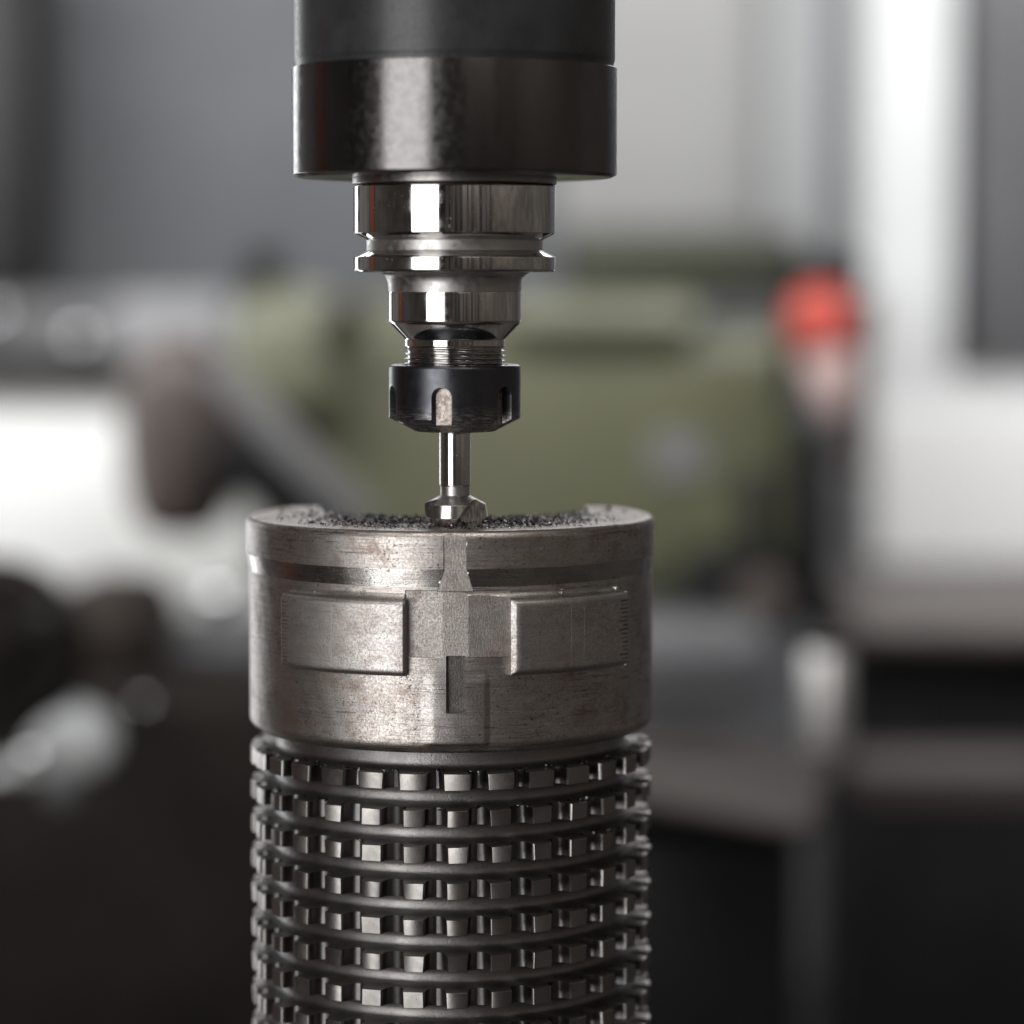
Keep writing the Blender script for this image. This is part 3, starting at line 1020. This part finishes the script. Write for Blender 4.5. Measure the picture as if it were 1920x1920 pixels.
# ================================================================== BACKGROUND MACHINES (out of focus)
green = mat_paint('olive_green_paint', (0.102, 0.105, 0.062), 0.4, 0.10, 8)
green_light = mat_paint('lit_pale_olive', (0.160, 0.165, 0.112), 0.4, 0.10, 8)
dark = mat_paint('dark_machine_paint', (0.0105, 0.0085, 0.0073), 0.6, 0.3, 10, 0.0, 0.12)
black = mat_paint('black_plastic', (0.006, 0.006, 0.0065), 0.55, 0.3, 20, 0.0, 0.25)
brown = mat_paint('brown_castings', (0.065, 0.050, 0.044), 0.5, 0.3, 12)
white = mat_paint('white_enamel', (0.80, 0.80, 0.79), 0.4, 0.04, 5)
lgrey = mat_paint('light_grey_enamel', (0.66, 0.67, 0.67), 0.45, 0.06, 5)
mgrey = mat_paint('mid_grey_enamel', (0.30, 0.30, 0.31), 0.5, 0.1, 5)
dgrey = mat_paint('dark_grey_enamel', (0.075, 0.075, 0.08), 0.5, 0.2, 6)
rail_m = mat_paint('brown_rail_paint', (0.042, 0.034, 0.032), 0.5, 0.2, 9)
chrome_b = mat_satin('chrome_cap', (0.85, 0.85, 0.85), 0.04, 0.08)
pink = mat_paint('pink_highlight_plastic', (0.70, 0.52, 0.49), 0.4, 0.05, 20)
beam_m = mat_paint('dull_beam_paint', (0.125, 0.125, 0.13), 0.5, 0.1, 6)
vice_m = mat_paint('oily_vice_iron', (0.030, 0.024, 0.022), 0.6, 0.2, 9, 0.0, 0.2)
cast_m = mat_paint('grey_casting', (0.40, 0.41, 0.415), 0.4, 0.1, 12)
green_dark = mat_paint('dark_olive_paint', (0.030, 0.032, 0.018), 0.45, 0.1, 8)
pgrey2 = mat_paint('soft_grey_enamel', (0.34, 0.345, 0.35), 0.5, 0.06, 5)
pgrey = mat_paint('pale_grey_enamel', (0.30, 0.297, 0.293), 0.5, 0.06, 5)
warm = mat_paint('oiled_wood_bench', (0.120, 0.104, 0.098), 0.5, 0.2, 9)
steel_b = mat_satin('bench_steel', (0.92, 0.91, 0.90), 0.40, 0.5)
red = mat_paint('red_plastic', (0.50, 0.055, 0.035), 0.28, 0.08, 20)

plate_m = mat_paint('dull_plate', (0.155, 0.15, 0.155), 0.6, 0.1, 20)
# --- olive green lathe in the middle
D = 2.70
lathe_m = empty('green_lathe', at(960, 1150, D))
tag(lathe_m, 'blurred olive green lathe headstock filling the middle of the background', 'lathe')
L0 = Vector(lathe_m.location)
def child(o, par):
    o.location = Vector(o.location) - Vector(par.location)
    o.parent = par
    return o
def lathe_at(name, prof, mat, par, loc, rot=None, n=48, rad=2.0):
    o = lathe(name, prof, mat, None, n, rad)
    me = o.data
    M = Matrix.Translation(loc) @ (rot.to_4x4() if rot else Matrix.Identity(4))
    me.transform(M)
    me.update()
    return child(o, par)
def dome(px, py, D, r, par, name='cap_nut'):
    p = at(px, py, D)
    return lathe_at(name, [(0.05, r * 1.0)] + [(r * math.sin(a), r * math.cos(a)) for a in np.linspace(0.1, 1.45, 12)] + [(r, -2), (1, -2)], chrome_b, par, p, Matrix.Rotation(R(90), 3, 'X'), 40, 0.0)
def part(name, x0, y0, x1, y1, D, dep, mat, par, bevel=0.01):
    return child(pxbox(name, x0, y0, x1, y1, D, dep, mat, None, bevel), par)
part('headstock', 470, 612, 1500, 1130, D, 0.38, green, lathe_m, 0.03)
part('gear_cover', 1060, 428, 1500, 560, D + 0.10, 0.26, green_dark, lathe_m, 0.012)
part('shelf_ledge', 930, 560, 1330, 640, D - 0.03, 0.12, green_light, lathe_m, 0.02)  # paler green paints the light caught by the ledge
part('end_cover', 425, 540, 640, 800, D - 0.06, 0.2, green_light, lathe_m, 0.035)
part('top_casting', 640, 560, 960, 640, D + 0.05, 0.25, green, lathe_m, 0.02)
p = at(497, 545, D - 0.02)
child(bar('oil_cap', p, p + Vector((0, 0, 0.035)), 0.016, dark, None), lathe_m)
part('name_plate', 1225, 815, 1325, 900, D - 0.004, 0.008, plate_m, lathe_m, 0.002)
part('chuck_guard', 615, 560, 680, 640, D - 0.08, 0.06, dark, lathe_m, 0.02)
part('end_guard', 1488, 800, 1562, 1180, D - 0.02, 0.2, black, lathe_m, 0.012)
p = at(1418, 1180, D - 0.16); q = at(1412, 880, D - 0.16)
child(bar('gear_lever', p, q, 0.014, black, None), lathe_m)
part('apron', 1285, 1040, 1480, 1210, D - 0.12, 0.12, black, lathe_m, 0.02)
p = at(1425, 1115, D - 0.14)
child(bar('knob', p, p - Vector((0, 0.04, 0)), 0.022, brown, None), lathe_m)

bar_grey = mat_paint('worn_grey_bar', (0.13, 0.128, 0.13), 0.5, 0.1, 6)
# --- diagonal grey guard rail in front of the lathe
gr = empty('guard_rail', at(510, 820, 2.35))
tag(gr, 'grey slanting flat bar running down in front of the green lathe', 'guard rail')
a, b = at(400, 690, 2.35), at(690, 985, 2.35)
dv = b - a
ang = math.atan2(dv.z, dv.x)
child(box('flat_bar', (a + b) / 2, (dv.length, 0.012, 0.026), bar_grey, None, 0.003, Matrix.Rotation(-ang, 3, 'Y')), gr)
a2, b2 = at(420, 820, 2.4), at(620, 1010, 2.4)
dv = b2 - a2
child(box('bar_shade', (a2 + b2) / 2, (dv.length, 0.03, 0.045), black, None, 0.004, Matrix.Rotation(-math.atan2(dv.z, dv.x), 3, 'Y')), gr)  # black strip in place of the shadow below the bar

falloff_m = mat_paint('falloff_charcoal', (0.018, 0.018, 0.02), 0.5, 0.1, 6)
# --- white machine cabinet far left
wc = empty('white_cabinet', at(100, 1150, 3.0))
tag(wc, 'bright white machine cabinet with a rounded sloping lower edge on the left', 'machine cabinet')
def poly_prism(name, pts, D, depth, mat, par, bevel=0.01):
    bm = bmesh.new()
    fr = [bm.verts.new(at(x, y, D)) for x, y in pts]
    f = bm.faces.new(fr)
    r = bmesh.ops.extrude_face_region(bm, geom=[f])
    vs = [v for v in r['geom'] if isinstance(v, bmesh.types.BMVert)]
    bmesh.ops.translate(bm, vec=(0, depth, 0), verts=vs)
    bmesh.ops.recalc_face_normals(bm, faces=bm.faces)
    if bevel:
        bmesh.ops.bevel(bm, geom=list(bm.edges), offset=bevel, segments=2, affect='EDGES', profile=0.5)
    return child(bm_obj(name, bm, mat, None), par)
poly_prism('front_panel', [(-1100, 712), (205, 712), (255, 770), (275, 900), (345, 965), (560, 1000), (570, 1140), (430, 1205), (330, 1195), (235, 1135), (130, 1100), (-1100, 1100)], 3.0, 0.25, white, wc)
part('dark_strip', -260, 684, 420, 706, 2.95, 0.3, dark, wc, 0.005)  # thin dark strip along the top of the white panel

dc = empty('falloff_panel', at(-60, 560, 3.9))  # added panel, its dark colour imitates light falling off on the wall
tag(dc, 'dark grey panel standing in for light falloff in the upper left corner above the pale beam', 'shade panel')
part('falloff_back', -700, -150, 55, 556, 3.9, 0.2, dark, dc, 0.01)
part('falloff_front', -690, -140, 40, 548, 3.89, 0.015, falloff_m, dc, 0.006)

ob = empty('overhead_beam', at(150, 690, 3.2))
tag(ob, 'long pale grey beam above the white cabinet on the left', 'beam')
part('beam_body', -300, 562, 432, 682, 3.2, 0.12, beam_m, ob, 0.01)
part('bright_end', 215, 556, 428, 684, 3.19, 0.02, mgrey, ob, 0.004)  # lighter grey paints the stronger light on this end of the beam

# --- brown motor between cabinet and lathe
dome(148, 636, 3.18, 13, ob)
dome(-8, 590, 3.18, 12, ob)
mo = empty('brown_motor', at(340, 1020, 2.45))
tag(mo, 'dark brown round motor body hanging in front of the white cabinet', 'motor')
c = at(338, 860, 2.45)
lathe_at('motor_body', [(1, 92), (33, 92), (46, 66), (49, 20), (46, -20), (38, -48), (24, -62), (1, -64)], brown, mo, c)
lathe_at('mounting_neck', [(1, 100), (22, 100), (24, 70), (1, 70)], brown, mo, c)
part('terminal_box', 395, 770, 470, 930, 2.43, 0.06, dark, mo, 0.01)

# --- black handwheel lower left
hw = empty('black_handwheel', at(10, 1210, 1.95))
tag(hw, 'large black handwheel hub at the lower left edge', 'handwheel')
c = at(-5, 1215, 1.95)
rot = Matrix.Rotation(R(90), 3, 'X')
lathe_at('wheel_rim', [(1, 20), (48, 20), (58, 14), (61, 2), (58, -10), (48, -16), (1, -16)], dark, hw, c, rot, 64, 3)
lathe_at('hub', [(1, 34), (16, 34), (20, 28), (20, 18), (1, 18)], dark, hw, c, rot, 40, 1.5)
lathe_at('crank_grip', [(1, 60), (8, 60), (11, 50), (9, 20), (1, 20)], black, hw, c + Vector((0.035, 0, 0.02)), rot, 32, 1.5)

# --- pale bright casting lower left
pc = empty('pale_casting', at(110, 1460, 1.9))
tag(pc, 'pale grey shiny casting below the black handwheel', 'casting')
poly_prism('casting_body', [(-60, 1470), (25, 1440), (60, 1370), (110, 1342), (165, 1362), (195, 1410), (190, 1455), (120, 1462)], 1.9, 0.08, cast_m, pc, 0.006)
dome(60, 1420, 1.885, 7, pc)
lathe_at('boss', [(1, 12), (9, 12), (11, 9), (11, 0), (1, 0)], dgrey, pc, at(118, 1478, 1.88), rot, 32, 1)

# --- dark machine bed under the left objects
riser_m = mat_paint('brown_riser_paint', (0.026, 0.020, 0.017), 0.6, 0.3, 10, 0.0, 0.15)
bd = empty('dark_machine_bed', at(250, 1640, 2.2))
tag(bd, 'almost black machine bed at the lower left behind the toothed cutter', 'machine bed')
part('bed_body', -300, 1290, 900, 2300, 2.2, 0.5, dark, bd, 0.02)
part('slideway', 285, 1192, 620, 1268, 2.35, 0.2, dgrey, bd, 0.02)
part('bed_riser', 70, 1110, 290, 1300, 2.28, 0.2, riser_m, bd, 0.03)
dome(270, 1318, 2.195, 4, bd)
dome(410, 1120, 2.34, 12, bd)

# --- red knob lever on the right
rk = empty('red_stop_button', at(1560, 840, 2.5))
tag(rk, 'red rounded push button on a pale stalk right of the lathe', 'push button')
c = at(1538, 604, 2.5)
lathe_at('button_cap', [(0.5, 30), (14, 28), (24, 20), (29, 6), (28, -10), (20, -22), (1, -24)], red, rk, c, None, 48, 1)
a, b = at(1550, 660, 2.5), at(1566, 775, 2.5)
child(bar('stalk', b, a, 0.010, pink, None, 24, 0.026), rk)  # flared pink end puts the button's lower highlight into colour
part('bracket', 1475, 470, 1625, 545, 2.56, 0.05, black, rk, 0.012)
part('back_plate', 1470, 520, 1500, 760, 2.60, 0.03, dark, rk, 0.01)
a, b = at(1622, 560, 2.53), at(1590, 880, 2.53)
child(bar('wooden_grip', b, a, 0.012, brown, None, 24), rk)

# --- light grey machine enclosure on the right
en = empty('grey_enclosure', at(1780, 1110, 3.1))
tag(en, 'tall light grey machine enclosure with a darker window on the right', 'machine enclosure')
part('enclosure_body', 1622, -300, 2300, 1150, 3.1, 0.25, lgrey, en, 0.01)
part('window_panel', 1785, -300, 2200, 690, 3.085, 0.02, dgrey, en, 0.004)
part('window_post', 1895, -300, 1925, 690, 3.07, 0.02, mgrey, en, 0.003)
part('lower_door', 1635, 760, 2250, 1110, 3.08, 0.03, white, en, 0.006)
part('corner_pillar', 1440, -300, 1560, 520, 3.25, 0.1, pgrey2, en, 0.008)
part('upper_panel', 1040, -300, 1440, 430, 3.30, 0.05, pgrey, en, 0.006)

# --- bench on the right
be = empty('dark_bench', at(1750, 1640, 2.6))
tag(be, 'dark workbench with a grey rounded front edge on the right', 'bench')
part('bench_top', 1590, 1142, 2400, 1222, 2.6, 0.45, warm, be, 0.018)
part('bench_front', 1600, 1222, 2400, 2300, 2.66, 0.35, black, be, 0.01)

part('lower_rail', 1585, 1425, 2400, 1530, 2.35, 0.08, rail_m, be, 0.012)
# --- grey vice slab and steel post
vs = empty('grey_vice', at(1400, 1640, 2.0))
tag(vs, 'brownish grey flat vice bed with a pale corner right of the toothed cutter', 'vice')
def slab_px(name, pts, zdrop, mat, par):
    """box-like slab: top face corners given as (px,py,D); walls drop straight down"""
    bm = bmesh.new()
    top = [bm.verts.new(at(*p)) for p in pts]
    zt_ = sum(v.co.z for v in top) / len(top)
    for v in top: v.co.z = zt_
    f = bm.faces.new(top)
    r = bmesh.ops.extrude_face_region(bm, geom=[f])
    vv = [v for v in r['geom'] if isinstance(v, bmesh.types.BMVert)]
    bmesh.ops.translate(bm, vec=(0, 0, -zdrop), verts=vv)
    bmesh.ops.recalc_face_normals(bm, faces=bm.faces)
    bmesh.ops.bevel(bm, geom=list(bm.edges), offset=0.006, segments=2, affect='EDGES', profile=0.5)
    return child(bm_obj(name, bm, mat, None), par)
zt_v = at(1520, 1545, 1.85).z
def on_z(px, py, z):
    """point where the pixel ray meets height z"""
    d = at(px, py, 1.0) - CAM
    s = (z - CAM.z) / d.z
    return CAM + d * s
def slab_z(name, pix, z, drop, mat, par, bev=0.006):
    bm = bmesh.new()
    f = bm.faces.new([bm.verts.new(on_z(x, y, z)) for x, y in pix])
    r = bmesh.ops.extrude_face_region(bm, geom=[f])
    vv = [v for v in r['geom'] if isinstance(v, bmesh.types.BMVert)]
    bmesh.ops.translate(bm, vec=(0, 0, -drop), verts=vv)
    bmesh.ops.recalc_face_normals(bm, faces=bm.faces)
    bmesh.ops.bevel(bm, geom=list(bm.edges), offset=bev, segments=2, affect='EDGES', profile=0.5)
    return child(bm_obj(name, bm, mat, None), par)
slab_z('vice_bed', [(1000, 1360), (1330, 1352), (1560, 1420), (1530, 1545), (1000, 1455)], at(1520, 1545, 1.85).z, 0.012, vice_m, vs)
part('vice_jaw', 1150, 1180, 1450, 1320, 2.25, 0.12, dgrey, vs, 0.015)
part('vice_foot', 1150, 1560, 1500, 2300, 2.0, 0.2, black, vs, 0.01)
po = empty('steel_post', at(1548, 1420, 1.95))
tag(po, 'short bright upright steel pin standing on the vice bed', 'steel pin')
a, b = at(1548, 1405, 1.95), at(1548, 1215, 1.95)
child(bar('pin_body', a, b, 0.0145, steel_b, None, 40), po)
child(bar('pin_cap', b, b + Vector((0, 0, 0.008)), 0.017, black, None, 40), po)

# --- orange machine at the left of the room, seen as the red stripe mirrored in the tool
om = empty('orange_column', (-1.9, 0.50, -0.95))
tag(om, 'tall orange machine column standing left of the milling spindle', 'machine column')
orange = mat_paint('orange_paint', (0.24, 0.070, 0.035), 0.5, 0.1, 4)
box('column_body', (0, 0, 0.95), (0.30, 0.34, 1.9), orange, om, 0.02)
box('column_door', (0.153, 0.10, 1.0), (0.012, 0.08, 1.2), dgrey, om, 0.004)
